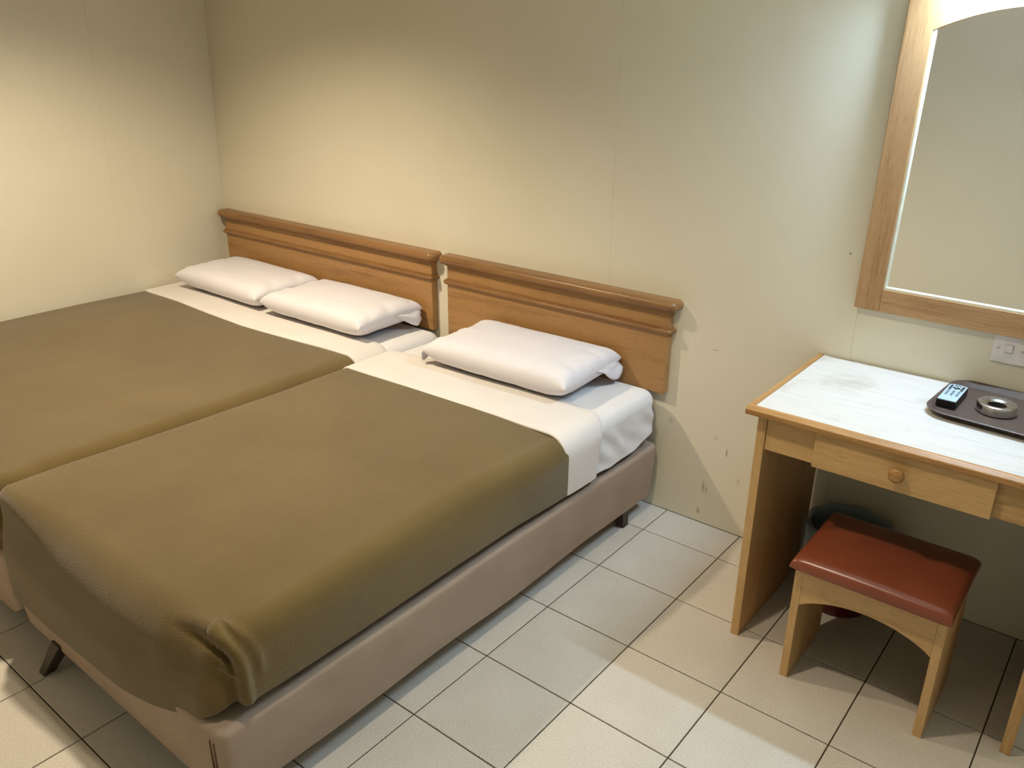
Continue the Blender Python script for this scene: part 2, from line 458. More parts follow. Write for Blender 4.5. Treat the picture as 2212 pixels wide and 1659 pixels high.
# ------------------------------------------------------------------ headboards
def sweep3(xl, xr, yf, prof, nc=8):
    """moulding profile (offset, z) swept round the left end, front and right end of a board"""
    P = []
    for o_, z in prof:
        row = [Vector((xl-o_, -0.001, z))]
        for k in range(nc+1):
            a = math.pi + (math.pi/2)*k/nc
            row.append(Vector((xl+o_*math.cos(a), yf+o_*math.sin(a), z)))
        for k in range(nc+1):
            a = 1.5*math.pi + (math.pi/2)*k/nc
            row.append(Vector((xr+o_*math.cos(a), yf+o_*math.sin(a), z)))
        row.append(Vector((xr+o_, -0.001, z)))
        P.append(row)
    b = grid(P)
    b.verts.ensure_lookup_table()
    m = len(P[0]); n = len(P)
    b.faces.new([b.verts[k] for k in range(m)]); b.faces.new([b.verts[(n-1)*m+k] for k in range(m)])
    bmesh.ops.remove_doubles(b, verts=b.verts, dist=1e-6)
    bmesh.ops.recalc_face_normals(b, faces=b.faces)
    return b

def headboard(xl, xr, label):
    yf = -0.035
    t = empty('headboard', ((xl+xr)/2, 0, 0.485), label, 'headboard')
    obj('panel', box(xl, xr, yf, -0.001, 0.485, 0.806, 0.003), M['hb_x'], t)
    R = 0.019; zc = 0.823
    prof = [(0.0, 0.796), (0.006, 0.796), (0.010, 0.800), (0.012, 0.803)]
    for k in range(11):
        a = -math.pi/2 + math.pi*k/10
        prof.append((0.014+R*math.cos(a), zc+R*math.sin(a)))
    prof.append((0.0, zc+R))
    obj('cap_rail', sweep3(xl, xr, yf, prof), M['hb_cap'], t, True, angle=35)
    prof = [(0.0, 0.714), (0.006, 0.715)]
    for k in range(9):
        a = -math.pi/2 + math.pi*k/8
        prof.append((0.007+0.009*math.cos(a), 0.726+0.009*math.sin(a)))
    prof += [(0.006, 0.738), (0.0, 0.739)]
    obj('moulding', sweep3(xl, xr, yf, prof), M['hb_cap'], t, True, angle=35)
    return t
headboard(-2.752, -1.204, 'wide oak headboard in the corner behind two pillows')
headboard(-1.112, -0.041, 'narrower oak headboard behind the single pillow')

# ------------------------------------------------------------------ bed parts
def contour(x0, x1, y0, yh, rc, step=0.03, fine=None, rcl=None):
    """U-shaped path: right head -> right foot corner -> foot -> left foot corner -> left head. returns (point, normal, kind, s)"""
    pts = []
    def add(x, y, nx, ny): pts.append((x, y, nx, ny))
    def seg(ax, ay, bx, by, nx, ny):
        L = math.hypot(bx-ax, by-ay); n = max(1, int(L/step))
        k = 0; d = 0.0; ds = [0.0]
        while d < L-1e-6:
            px, py = ax+(bx-ax)*d/L, ay+(by-ay)*d/L
            st = fine(px, py) if fine else step
            d = min(L, d+st); ds.append(d)
        for d in ds[:-1]:
            add(ax+(bx-ax)*d/L, ay+(by-ay)*d/L, nx, ny)
    seg(x1, yh, x1, y0+rc, 1, 0)
    na = 44 if fine else 12
    for k in range(na):
        a = -(math.pi/2)*k/na
        add(x1-rc+rc*math.cos(a), y0+rc+rc*math.sin(a), math.cos(a), math.sin(a))
    right = [p for p in pts if p[2] == 1 and p[3] == 0]
    rl = rcl or rc
    seg(x1-rc, y0, x0+rl, y0, 0, -1)
    for k in range(16):
        a = -math.pi/2-(math.pi/2)*k/16
        add(x0+rl+rl*math.cos(a), y0+rl+rl*math.sin(a), math.cos(a), math.sin(a))
    seg(x0, y0+rl, x0, y0+rc, -1, 0) if rl < rc-1e-6 else None
    for (x, y, nx, ny) in reversed(right):     # the left side mirrors the right one
        add(x0, y, -1, 0)
    return pts

def drape(x0, x1, y0, yh, rc, R, ztop, hem, disp=None, topz=None, fine=None, step=0.03, nv=26, nw=16, rcl=None):
    C = contour(x0, x1, y0, yh, rc, step, fine, rcl)
    xc = (x0+x1)/2; yend = y0+(x1-x0)/2
    P = []
    for (x, y, nx, ny) in C:
        sp = Vector((xc, max(y, yend), 0))
        row = []
        Rl = R(x, y) if callable(R) else R
        ci = Vector((x-nx*Rl, y-ny*Rl, 0))
        tz = lambda q: ztop + (topz(q.x, q.y) if topz else 0.0)
        nrm = []
        for k in range(nw):
            q = sp.lerp(ci, k/nw)
            row.append(Vector((q.x, q.y, tz(q)))); nrm.append(None)
        zt = tz(ci)
        for k in range(15):
            th = (math.pi/2)*k/14
            row.append(Vector((ci.x+nx*Rl*math.sin(th), ci.y+ny*Rl*math.sin(th), zt-Rl*(1-math.cos(th)))))
            nrm.append(Vector((nx*math.sin(th), ny*math.sin(th), math.cos(th))))
        h = hem(x, y)
        for k in range(1, nv+1):
            row.append(Vector((x, y, (zt-Rl)+(h-(zt-Rl))*k/nv))); nrm.append(Vector((nx, ny, 0)))
        if disp:
            for k in range(nw, len(row)):
                p = row[k]
                row[k] = p + nrm[k]*disp(p.x, p.y, p.z, min(1.0, (k-nw)/11), min(1.0, (k-nw)/3))
        P.append(row)
    b = grid(P)
    bmesh.ops.remove_doubles(b, verts=b.verts, dist=1e-5)
    bmesh.ops.recalc_face_normals(b, faces=b.faces)
    return b

def fix_up(bm):
    bm.normal_update()
    s = sum(f.normal.z*f.calc_area() for f in bm.faces)
    if s < 0:
        for f in bm.faces: f.normal_flip()
    return bm

def base_box(x0, x1, y0, y1, z0, ztop, seed, sag):
    """fabric divan: soft rounded box with a slightly uneven lower edge"""
    rc = 0.028
    def corner(cx, cy, a0):
        return [(cx+rc*math.cos(a0+math.pi/2*k/6), cy+rc*math.sin(a0+math.pi/2*k/6), math.cos(a0+math.pi/2*k/6), math.sin(a0+math.pi/2*k/6)) for k in range(7)]
    ring = []
    def seg(ax, ay, bx, by, nx, ny):
        L = math.hypot(bx-ax, by-ay); n = int(L/0.03)
        for k in range(1, n): ring.append((ax+(bx-ax)*k/n, ay+(by-ay)*k/n, nx, ny))
    ring += corner(x1-rc, y1-rc, 0); seg(x1-rc, y1, x0+rc, y1, 0, 1)
    ring += corner(x0+rc, y1-rc, math.pi/2); seg(x0, y1-rc, x0, y0+rc, -1, 0)
    ring += corner(x0+rc, y0+rc, math.pi); seg(x0+rc, y0, x1-rc, y0, 0, -1)
    ring += corner(x1-rc, y0+rc, 1.5*math.pi); seg(x1, y0+rc, x1, y1-rc, 1, 0)
    Rt = 0.018
    P = []
    for (x, y, nx, ny) in ring:
        zz = z0 + sag(x, y)
        tb = 0.004*nz(x*3+seed, y*3, 0.3, 1.0)
        cl = lambda q: (min(max(x, x0+q), x1-q), min(max(y, y0+q), y1-q))
        row = [Vector(cl(Rt+0.10)+(ztop-0.002,)), Vector(cl(Rt+0.04)+(ztop-0.001+tb*0.5,))]
        for k in range(6):
            th = math.pi/2*k/5
            row.append(Vector((x-nx*Rt*(1-math.sin(th)), y-ny*Rt*(1-math.sin(th)), ztop+tb-Rt*(1-math.cos(th)))))
        za = ztop+tb-Rt
        for k in range(1, 9):
            f = k/8
            d = 0.0035*nz(x*5+seed, y*5, (za+(zz-za)*f)*7, 1.0)*math.sin(math.pi*f) - 0.010*f*f
            row.append(Vector((x+nx*d, y+ny*d, za+(zz-za)*f)))
        row.append(Vector((x-nx*0.03, y-ny*0.03, zz+0.004)))
        P.append(row)
    b = grid(P, close_u=True)
    b.verts.ensure_lookup_table()
    m = len(P[0])
    b.faces.new([b.verts[i*m] for i in range(len(P))]); b.faces.new([b.verts[i*m+m-1] for i in range(len(P))])
    bmesh.ops.recalc_face_normals(b, faces=b.faces)
    return b

def leg(cx, cy, tx, ty, ztop, w=0.019):
    b = bmesh.new()
    lo = [b.verts.new((cx+sx*w*0.85, cy+sy*w*0.85, 0.0)) for sx, sy in ((-1, -1), (1, -1), (1, 1), (-1, 1))]
    hi = [b.verts.new((tx+sx*w*1.25, ty+sy*w*1.25, ztop)) for sx, sy in ((-1, -1), (1, -1), (1, 1), (-1, 1))]
    b.faces.new(list(reversed(lo))); b.faces.new(hi)
    for k in range(4): b.faces.new((lo[k], lo[(k+1) % 4], hi[(k+1) % 4], hi[k]))
    bmesh.ops.bevel(b, geom=list(b.edges), offset=0.002, segments=1, affect='EDGES')
    return b

# --- single bed beside the desk
BX0, BX1, BY0, BY1 = -1.095, -0.046, -1.905, -0.03
t = empty('divan_base', ((BX0+BX1)/2, (BY0+BY1)/2, 0), 'taupe fabric bed base with bare side facing the tiled floor and desk', 'bed base')
sag2 = lambda x, y: 0.004*math.sin(y*9)+0.004*nz(x*2, y*2, 4.2) + (0.008*sstep(-1.1, -1.8, y) if x > -0.2 else 0.0)
obj('body', base_box(BX0, BX1, BY0, BY1, 0.074, 0.288, 1.0, sag2), M['taupe'], t, True, angle=50)
bm = bmesh.new()
for dx in (-0.010, 0.004):
    join(bm, box(BX1-0.030+dx, BX1-0.027+dx, BY0-0.0030, BY0+0.006, 0.085, 0.262, 0.001, 1))
obj('corner_seam', bm, M['seam'], t)
obj('leg', leg(-0.076, -0.21, -0.080, -0.22, 0.10), M['darkwood'], t)
obj('leg', leg(-1.055, -0.21, -1.05, -0.22, 0.10), M['darkwood'], t)
obj('leg', leg(-0.922, -1.928, -0.885, -1.880, 0.10), M['darkwood'], t)
obj('leg', leg(-0.155, -1.90, -0.175, -1.86, 0.10), M['darkwood'], t)

# mattress with its fitted sheet
MX0, MX1, MY0, MY1, MZ = -1.098, -0.058, -1.885, -0.035, 0.502
def ring_slab(x0, x1, y0, y1, rc, R, ztop, zbot, seed, amp=0.0, hemf=None, close=True, cover=None):
    pts = []
    def arc(cx, cy, a0):
        for k in range(8):
            a = a0+math.pi/2*k/8
            pts.append((cx+rc*math.cos(a), cy+rc*math.sin(a), math.cos(a), math.sin(a)))
    def seg(ax, ay, bx, by, nx, ny):
        L = math.hypot(bx-ax, by-ay); n = max(2, int(L/0.014))
        for k in range(n): pts.append((ax+(bx-ax)*k/n, ay+(by-ay)*k/n, nx, ny))
    arc(x1-rc, y1-rc, 0); seg(x1-rc, y1, x0+rc, y1, 0, 1)
    arc(x0+rc, y1-rc, math.pi/2); seg(x0, y1-rc, x0, y0+rc, -1, 0)
    arc(x0+rc, y0+rc, math.pi); seg(x0+rc, y0, x1-rc, y0, 0, -1)
    arc(x1-rc, y0+rc, 1.5*math.pi); seg(x1, y0+rc, x1, y1-rc, 1, 0)
    xc, yc = (x0+x1)/2, (y0+y1)/2; hw = (x1-x0)/2
    P = []
    R0, zt0 = R, ztop
    zt = lambda y: zt0-0.014*(sstep(cover, cover-0.10, y) if cover else 0)
    for (x, y, nx, ny) in pts:
        sp = Vector((xc, max(min(y, y1-hw), y0+hw), 0))
        if cover:
            R = R0+(0.105-R0)*sstep(cover, cover-0.10, y)
            q_ = 0.018*sstep(cover, cover-0.10, y)+0.022*sstep(y0+0.25, y0+0.10, y)
            x, y = x-nx*q_, y-ny*q_
        ztop = zt(y)
        ci = Vector((x-nx*R, y-ny*R, 0)); row = []
        for k in range(10):
            q = sp.lerp(ci, k/10); row.append(Vector((q.x, q.y, zt(q.y)+amp*0.4*nz(q.x*4+seed, q.y*4, 0.0))))
        for k in range(9):
            th = math.pi/2*k/8
            row.append(Vector((ci.x+nx*R*math.sin(th), ci.y+ny*R*math.sin(th), ztop-R*(1-math.cos(th)))))
        zb = hemf(x, y) if hemf else zbot
        for k in range(1, 15):
            f = k/14; z = ztop-R+(zb-ztop+R)*f
            d = 0.0
            if amp:
                # diagonal drape creases
                u = y*1.0 + z*0.9 + x*0.5
                d = amp*(math.sin(u*60+3*nz(y*6, z*6, seed))*0.5+0.9*nz(u*16, z*5, seed))*math.sin(math.pi*min(1, f*1.05))
                d += 0.006*f*f
            row.append(Vector((x+nx*d, y+ny*d, z)))
        P.append(row)
    b = grid(P, close_u=True)
    if close:
        b.verts.ensure_lookup_table(); m = len(P[0])
        b.faces.new([b.verts[i*m+m-1] for i in range(len(P))])
    bmesh.ops.remove_doubles(b, verts=b.verts, dist=1e-5)
    bmesh.ops.recalc_face_normals(b, faces=b.faces)
    return b
t = empty('mattress', ((MX0+MX1)/2, (MY0+MY1)/2, 0.286), 'mattress in creased white fitted sheet under the single pillow', 'mattress')
obj('core', ring_slab(MX0+0.012, MX1-0.016, MY0+0.012, MY1-0.012, 0.05, 0.035, MZ-0.006, 0.293, 0.0, cover=-0.42), M['mattress'], t, True, angle=60)
hem2 = lambda x, y: 0.318 + 0.010*nz(y*9, x*3, 1.1) + 0.022*sstep(-0.22, -0.05, y) if x > -0.3 else 0.30
o = obj('fitted_sheet', ring_slab(MX0, MX1, MY0, MY1, 0.055, 0.042, MZ, 0.3, 2.0, 0.0085, hem2, False, -0.44), M['sheet'], t, True)

# blanket with a folded foot corner
def fine2(x, y):
    if x > -0.07 and y < -1.70: return 0.0035
    if y < -1.85 and x > -0.36: return 0.0035
    return 0.022
HEM_FOOT = [(-1.2, 0.185), (-0.83, 0.180), (-0.40, 0.222), (-0.30, 0.235), (-0.15, 0.275), (-0.05, 0.335)]
def hem_b2(x, y):
    if y > -1.80 and x > -0.3:
        return 0.322 + 0.006*math.sin(y*5.3+1) + 0.012*sstep(-1.2, -1.8, y)
    if x < -0.9 and y > -1.8: return 0.36
    return interp(HEM_FOOT, x) if y < -1.84 else 0.330
# curves on the corner in (distance round the contour from the flap, height)
RIDGE = [(0.0, 0.25), (0.0, 0.425), (0.006, 0.447), (0.022, 0.466), (0.055, 0.481), (0.10, 0.489), (0.15, 0.488), (0.21, 0.484)]
PLEATS = [([(0.125, 0.474), (0.075, 0.463), (0.035, 0.445), (0.012, 0.420)], 0.011, 0.0065), ([(0.115, 0.455), (0.075, 0.445), (0.035, 0.425), (0.010, 0.398)], 0.008, 0.006)]
def seg_dist(pl, t, z):
    best = (9.0, 0.0, 0.0); L = 0.0; tot = sum(math.hypot(b[0]-a[0], b[1]-a[1]) for a, b in zip(pl, pl[1:]))
    for (ax, az), (bx, bz) in zip(pl, pl[1:]):
        dx, dz = bx-ax, bz-az; l2 = dx*dx+dz*dz
        f = max(0.0, min(1.0, ((t-ax)*dx+(z-az)*dz)/l2))
        qx, qz = ax+dx*f, az+dz*f
        d = math.hypot(t-qx, z-qz)
        if d < best[0]:
            side = dx*(z-az)-dz*(t-ax)
            best = (d, -1.0 if side > 0 else 1.0, (L+f*math.sqrt(l2))/tot)
        L += math.sqrt(l2)
    return best
def corner_d(x, y, z):
    """pleated, tucked-in corner of the blanket: the side flap overlaps the sunken corner"""
    if x < -0.50 or y > -1.70: return 0.0
    cx, cy, r = -0.146, -1.806, 0.092
    if x < cx: t = r*math.pi/2 + (cx-x)
    elif y > cy: t = cy-y
    else: t = r*math.atan2(cy-y, max(1e-5, x-cx))
    t -= 0.028
    d0, sg, f = seg_dist(RIDGE, t, z)
    k = d0*sg
    wl = 1-sstep(0.10, 0.25, t)
    d = -0.022*sstep(-0.003, 0.010, k)*wl
    d += 0.010*math.exp(-((k+0.012)/0.011)**2)*wl*(1-sstep(0.75, 1.0, f)*0.8)
    d -= 0.007*math.exp(-((k-0.011)/0.006)**2)*wl*sstep(0.40, 0.43, z)
    for pl, amp, w in PLEATS:
        dd, s2, f2 = seg_dist(pl, t, z)
        d += amp*math.exp(-(dd/w)**2)*sstep(0.0, 0.85, f2)
    # the tucked cloth bulges out again towards its hem
    d += 0.014*sstep(0.41, 0.33, z)*sstep(0.015, 0.06, k)*wl
    d += 0.006*math.exp(-((k+0.050)/0.012)**2)*sstep(0.36, 0.42, z)*(1 if t < 0.02 else 0)
    return d
def disp_b2(x, y, z, a, a3):
    d = 0.012*a*nz(x*1.6+3, y*1.9, z*2.5, 1.0, 2)
    d += a*0.006*math.sin(y*7.5+0.6)*sstep(0.33, 0.45, z)*sstep(-0.22, -0.09, x)*sstep(-1.85, -1.72, y)
    d += 0.006*sstep(0.46, 0.34, z)
    d += a*0.016*sstep(-1.70, -1.86, y)*sstep(-0.20, -0.45, x)*sstep(0.45, 0.30, z)
    return d + a3*corner_d(x, y, z)
def R_b2(x, y):
    side = 0.070 + 0.014*math.sin(y*4.1)
    r = side + (0.088-side)*sstep(-1.72, -1.85, y)
    return r + (0.036-r)*sstep(-0.72, -1.04, x)
def top_b2(x, y):
    return 0.004*nz(x*2.2, y*2.2, 0.7, 1.0, 2) - 0.010*sstep(-1.55, -1.85, y)*sstep(-1.05, -0.6, x) + 0.008*sstep(-1.3, -1.8, y)*sstep(-0.8, -1.05, x) - 0.006*sstep(-0.35, -0.10, x)
bm = fix_up(drape(-1.107, -0.054, -1.898, -0.50, 0.092, R_b2, 0.512, hem_b2, disp_b2, top_b2, fine2, nv=44, rcl=0.042))
o = obj('blanket', bm, M['blanket'], None, True, origin=(-0.58, -1.15, 0.51))
tag(o, 'olive brown fleece blanket with bunched foot corner on the single bed', 'blanket', 'olive brown blankets')
solidify(o, 0.005)

# folded-back top sheet: strip over the mattress
def strip(x0, x1, R0, R1, ztop, hem0, hem1, ya, yb, topz, n=60, thick=0.010):
    """cross-section runs from left hem over the top to the right hem; ya/yb(x,z) give foot-side and head-side edges"""
    cs = []
    for k in range(9): cs.append((x0, hem0+(ztop-R0-hem0)*k/8))
    for k in range(1, 9):
        a = math.pi/2*k/8; cs.append((x0+R0*(1-math.cos(a)), ztop-R0*(1-math.sin(a))))
    for k in range(1, n): cs.append((x0+R0+(x1-R1-x0-R0)*k/n, ztop))
    for k in range(0, 9):
        a = math.pi/2*k/8; cs.append((x1-R1+R1*math.sin(a), ztop-R1*(1-math.cos(a))))
    for k in range(1, 15): cs.append((x1, ztop-R1+(hem1-ztop+R1)*k/14))
    P = []
    for i, (x, z) in enumerate(cs):
        # outward normal
        x_a, z_a = cs[max(0, i-1)]; x_b, z_b = cs[min(len(cs)-1, i+1)]
        tx, tz = x_b-x_a, z_b-z_a; L = math.hypot(tx, tz) or 1
        nx, nzv = -tz/L, tx/L
        y0_, y1_ = ya(x, z), yb(x, z)
        row = []
        prof = [(0.0, -0.002), (0.0, 0.45), (0.006, 0.62), (0.02, 0.7), (0.2, 0.85), (0.45, 1.0), (0.7, 1.0), (0.88, 1.0), (0.95, 0.9), (0.985, 0.6), (1.0, 0.15), (1.0, -0.4)]
        for f, h in prof:
            y = y0_+(y1_-y0_)*f
            d = h*thick + topz(x, y, z)
            row.append(Vector((x+nx*d, y, z+nzv*d)))
        P.append(row)
    b = grid(P)
    bmesh.ops.recalc_face_normals(b, faces=b.faces)
    return fix_up(b)
def ya2(x, z):
    return interp([(-1.12, -0.642), (-0.77, -0.629), (-0.35, -0.622), (-0.13, -0.622), (-0.05, -0.638)], x) + (0.0 if z > 0.47 else 0.012)
def yb2(x, z):
    return interp([(-1.12, -0.390), (-0.9, -0.362), (-0.3, -0.358), (-0.1, -0.388), (-0.05, -0.425)], x) - 0.03*sstep(0.5, 0.33, z)
bm = strip(-1.108, -0.052, 0.03, 0.06, 0.509, 0.36, 0.318, ya2, yb2, lambda x, y, z: 0.002*nz(x*5, y*5, z*5)+0.003*nz(x*1.5, y*1.5, z*3))
o = obj('folded_top_sheet', bm, M['band'], None, True, origin=(-0.58, -0.5, 0.51))
tag(o, 'white top sheet folded back over the blanket below the single pillow', 'sheet', 'folded white top sheets')

# --- wide bed in the corner
t = empty('divan_base', (-1.95, -0.97, 0), 'taupe fabric base of the wide bed against the corner walls', 'bed base')
obj('body', base_box(-2.79, -1.125, -1.905, -0.03, 0.060, 0.286, 5.0, lambda x, y: 0.003*nz(x*2, y*2, 1.2)+0.03*sstep(-1.2, -1.12, x)), M['taupe'], t, True, angle=50)
for lx, ly in ((-2.6, -1.85), (-1.35, -1.85), (-2.6, -0.2), (-1.3, -0.2)):
    obj('leg', leg(lx, ly, lx, ly, 0.09), M['darkwood'], t)
t = empty('mattress', (-1.95, -0.97, 0.286), 'white sheeted wide mattress carrying two pillows side by side', 'mattress')
obj('core', ring_slab(-2.775, -1.150, -1.875, -0.05, 0.05, 0.035, 0.490, 0.293, 0.0, cover=-0.38), M['mattress'], t, True, angle=60)
obj('fitted_sheet', ring_slab(-2.790, -1.136, -1.888, -0.038, 0.055, 0.055, 0.496, 0.31, 6.0, 0.006, None, False, -0.40), M['sheet'], t, True)
def top_b1(x, y):
    return 0.005*nz(x*2.0+9, y*2.0, 0.7, 1.0, 2) - 0.010*sstep(-2.5, -2.75, x) - 0.004*sstep(-1.5, -1.85, y)
def disp_b1(x, y, z, a, a3):
    d = 0.008*a*nz(x*1.9+7, y*1.9, z*2.5, 1.0, 2)
    if x > -1.4 and y < -1.4:
        d += a*0.007*sstep(-1.5, -1.8, y)*math.sin(y*46+6*nz(x*4, y*4, z*4))
    return d
bm = fix_up(drape(-2.800, -1.128, -1.900, -0.40, 0.075, lambda x, y: 0.075 if x > -1.6 else 0.05, 0.505, lambda x, y: 0.33 if y > -1.8 else 0.22, disp_b1, top_b1, lambda x, y: 0.012 if y < -1.4 and x > -1.5 else 0.03))
o = obj('blanket', bm, M['blanket'], None, True, origin=(-1.95, -1.1, 0.5))
tag(o, 'olive brown fleece blanket spread over the wide corner bed', 'blanket', 'olive brown blankets')
solidify(o, 0.005)
def ya1(x, z):
    return interp([(-2.8, -0.535), (-2.52, -0.556), (-2.15, -0.573), (-1.88, -0.580), (-1.58, -0.565), (-1.35, -0.548), (-1.2, -0.543), (-1.12, -0.545)], x)
def yb1(x, z):
    return interp([(-2.8, -0.31), (-2.2, -0.32), (-1.5, -0.335), (-1.22, -0.355), (-1.12, -0.375)], x)
bm = strip(-2.797, -1.124, 0.05, 0.075, 0.503, 0.40, 0.345, ya1, yb1, lambda x, y, z: 0.002*nz(x*5, y*5, z*5)+top_b1(x, y)*0.9)
o = obj('folded_top_sheet', bm, M['band'], None, True, origin=(-1.95, -0.42, 0.5))
tag(o, 'white top sheet folded back over the blanket below two pillows', 'sheet', 'folded white top sheets')

# ------------------------------------------------------------------ pillows
def pillow(cx, cy, lx, ly, zb, hb, ht, seed, rotz=0.0, tilt=0.0, crease=1.0, pinch=0.02):
    nu, nv = 72, 48
    def dist(n):
        return [-math.cos(math.pi*k/n) for k in range(n+1)]
    U, V = dist(nu), dist(nv)
    def f(t, n, m): return max(0.0, 1-abs(t)**n)**(1/m)
    def surf(top):
        P = []
        for u in U:
            row = []
            for v in V:
                x = lx/2*u*(1-pinch*(1-v*v)); y = ly/2*v*(1-pinch*1.3*(1-u*u))
                e = f(u, 11, 2.3)*f(v, 8, 2.2)
                if top:
                    z = ht*e*(0.86+0.14*(1-u*u)*(1-v*v))
                    z += 0.0035*nz(x*6+seed, y*6, 1)*e + 0.002*nz(x*22+seed, y*22, 2)*(abs(u)**4)*crease*e
                    # pull creases running in from the open end
                    z += 0.004*crease*sstep(0.62, 0.95, abs(u))*math.sin(v*9+seed+3*nz(u*3, v*3, seed))*e
                else:
                    e2 = f(u, 9, 1.9)*f(v, 6.0, 1.7)
                    z = -hb*e2
                    z += 0.003*nz(x*14+seed, y*10, 5)*e2
                c, s = math.cos(rotz), math.sin(rotz)
                row.append(Vector((cx+x*c-y*s, cy+x*s+y*c, zb+hb+z+tilt*v*0.5)))
            P.append(row)
        return P
    b = grid(surf(True))
    join(b, grid(surf(False)))
    bmesh.ops.remove_doubles(b, verts=b.verts, dist=1e-4)
    bmesh.ops.recalc_face_normals(b, faces=b.faces)
    return b

def flap(p0, p1, drop, out, seed, n=10):
    """loose hanging end of a pillowcase between two points"""
    p0, p1 = Vector(p0), Vector(p1)
    P = []
    for i in range(n+1):
        f = i/n; a = p0.lerp(p1, f); row = []
        for j in range(n+1):
            g = j/n
            w = math.sin(g*math.pi*0.5)
            ln = (0.10+0.90*sstep(0.0, 0.75, f))*(1-0.25*sstep(0.8, 1.0, f))
            q = a + Vector(out)*w*ln + Vector((0, 0, -drop*(g**1.3)*ln))
            q += Vector((0.8, 0.6, 0.1))*(0.010*g*math.sin(f*9+g*4+seed)*0.5+0.007*nz(f*3+seed, g*3, seed))
            row.append(q)
        P.append(row)
    return fix_up(grid(P))

t = empty('pillow', (-0.545, -0.245, 0.515), 'white pillow alone before the narrower headboard', 'pillow', 'white pillows')
obj('cushion', pillow(-0.540, -0.248, 0.655, 0.385, 0.521, 0.066, 0.050, 1.0, 0.03, 0.008), M['pillow'], t, True)
o = obj('pillowcase_flap', flap((-0.860, -0.330, 0.590), (-0.858, -0.437, 0.586), 0.058, (-0.020, -0.012, 0), 1.3), M['pillow'], t, True); solidify(o, 0.002)
o = obj('pillowcase_flap', flap((-0.222, -0.22, 0.588), (-0.228, -0.062, 0.593), 0.068, (0.026, 0.004, 0), 2.3), M['pillow'], t, True); solidify(o, 0.002)
t = empty('pillow', (-1.575, -0.235, 0.51), 'white pillow of the wide bed next to the headboard gap', 'pillow', 'white pillows')
obj('cushion', pillow(-1.575, -0.250, 0.66, 0.380, 0.520, 0.062, 0.050, 4.0, 0.02, 0.008), M['pillow'], t, True)
o = obj('pillowcase_flap', flap((-1.254, -0.22, 0.583), (-1.258, -0.068, 0.588), 0.068, (0.026, 0.004, 0), 4.3), M['pillow'], t, True); solidify(o, 0.002)
t = empty('pillow', (-2.29, -0.225, 0.50), 'white pillow in the corner against the cream wall', 'pillow', 'white pillows')
obj('cushion', pillow(-2.282, -0.250, 0.69, 0.380, 0.518, 0.062, 0.052, 7.0, -0.015, 0.008), M['pillow'], t, True)

# ------------------------------------------------------------------ desk
DX0, DX1 = 0.483, 1.304
t = empty('desk', ((DX0+DX1)/2, -0.28, 0), 'beech dressing desk with white laminate top below the mirror', 'desk')
obj('desktop', box(DX0+0.018, DX1-0.018, -0.538, -0.004, 0.735, 0.7585, 0.0006, 1), M['laminate'], t)
prof = [(-0.536, 0.737), (-0.558, 0.737), (-0.561, 0.7395), (-0.561, 0.7515), (-0.5595, 0.7535), (-0.547, 0.7603), (-0.538, 0.7605), (-0.536, 0.759)]
obj('front_edging', extrude_poly(prof, 'x', DX0, DX1, 0.0008), M['edge_x'], t)
obj('side_edging', box(DX0, DX0+0.0175, -0.5355, -0.003, 0.737, 0.7600, 0.002), M['edge_y'], t)
obj('side_edging', box(DX1-0.0175, DX1, -0.5355, -0.003, 0.737, 0.7600, 0.002), M['edge_y'], t)
obj('side_panel', box(0.510, 0.535, -0.530, -0.015, 0.0, 0.7365, 0.0015), M['desk_z'], t)
obj('side_panel', box(1.247, 1.272, -0.530, -0.015, 0.0, 0.7365, 0.0015), M['desk_z'], t)
obj('apron', box(0.5355, 1.2465, -0.524, -0.506, 0.632, 0.7345, 0.001), M['desk_x'], t)
dr = obj('drawer', box(0.674, 1.100, -0.545, -0.5245, 0.633, 0.7345, 0.0015), M['desk_x'], t)
kp = [(0.0001, -0.002), (0.010, -0.002), (0.009, 0.004), (0.0085, 0.008), (0.014, 0.013), (0.0185, 0.018), (0.0195, 0.023), (0.018, 0.028), (0.013, 0.032), (0.006, 0.0335), (0.0001, 0.034)]
obj('knob', lathe(kp, (0.887, -0.5445, 0.6870), 28, 'y'), M['edge_x'], dr, True)

# ------------------------------------------------------------------ stool
t = empty('stool', (0.889, -0.48, 0), 'low wooden stool with padded russet vinyl seat tucked under the desk', 'stool')
SY0, SY1 = -0.612, -0.352
obj('side_panel', box(0.698, 0.720, SY0, SY1, 0.0, 0.370, 0.0012), M['desk_z'], t)
obj('side_panel', box(1.057, 1.079, SY0, SY1, 0.0, 0.370, 0.0012), M['desk_z'], t)
def arch(y0, y1):
    pts = [(0.7203, 0.370), (0.7203, 0.250)]
    for k in range(1, 24):
        u = -1+2*k/24
        pts.append((0.8885+0.168*u, 0.250+0.048*(1-u*u)**0.85))
    pts += [(1.0567, 0.250), (1.0567, 0.370)]
    return extrude_poly(pts, 'y', y0, y1)
obj('front_apron', arch(SY0+0.0006, SY0+0.019), M['desk_x'], t)
obj('rear_apron', arch(SY1-0.019, SY1-0.0006), M['desk_x'], t)
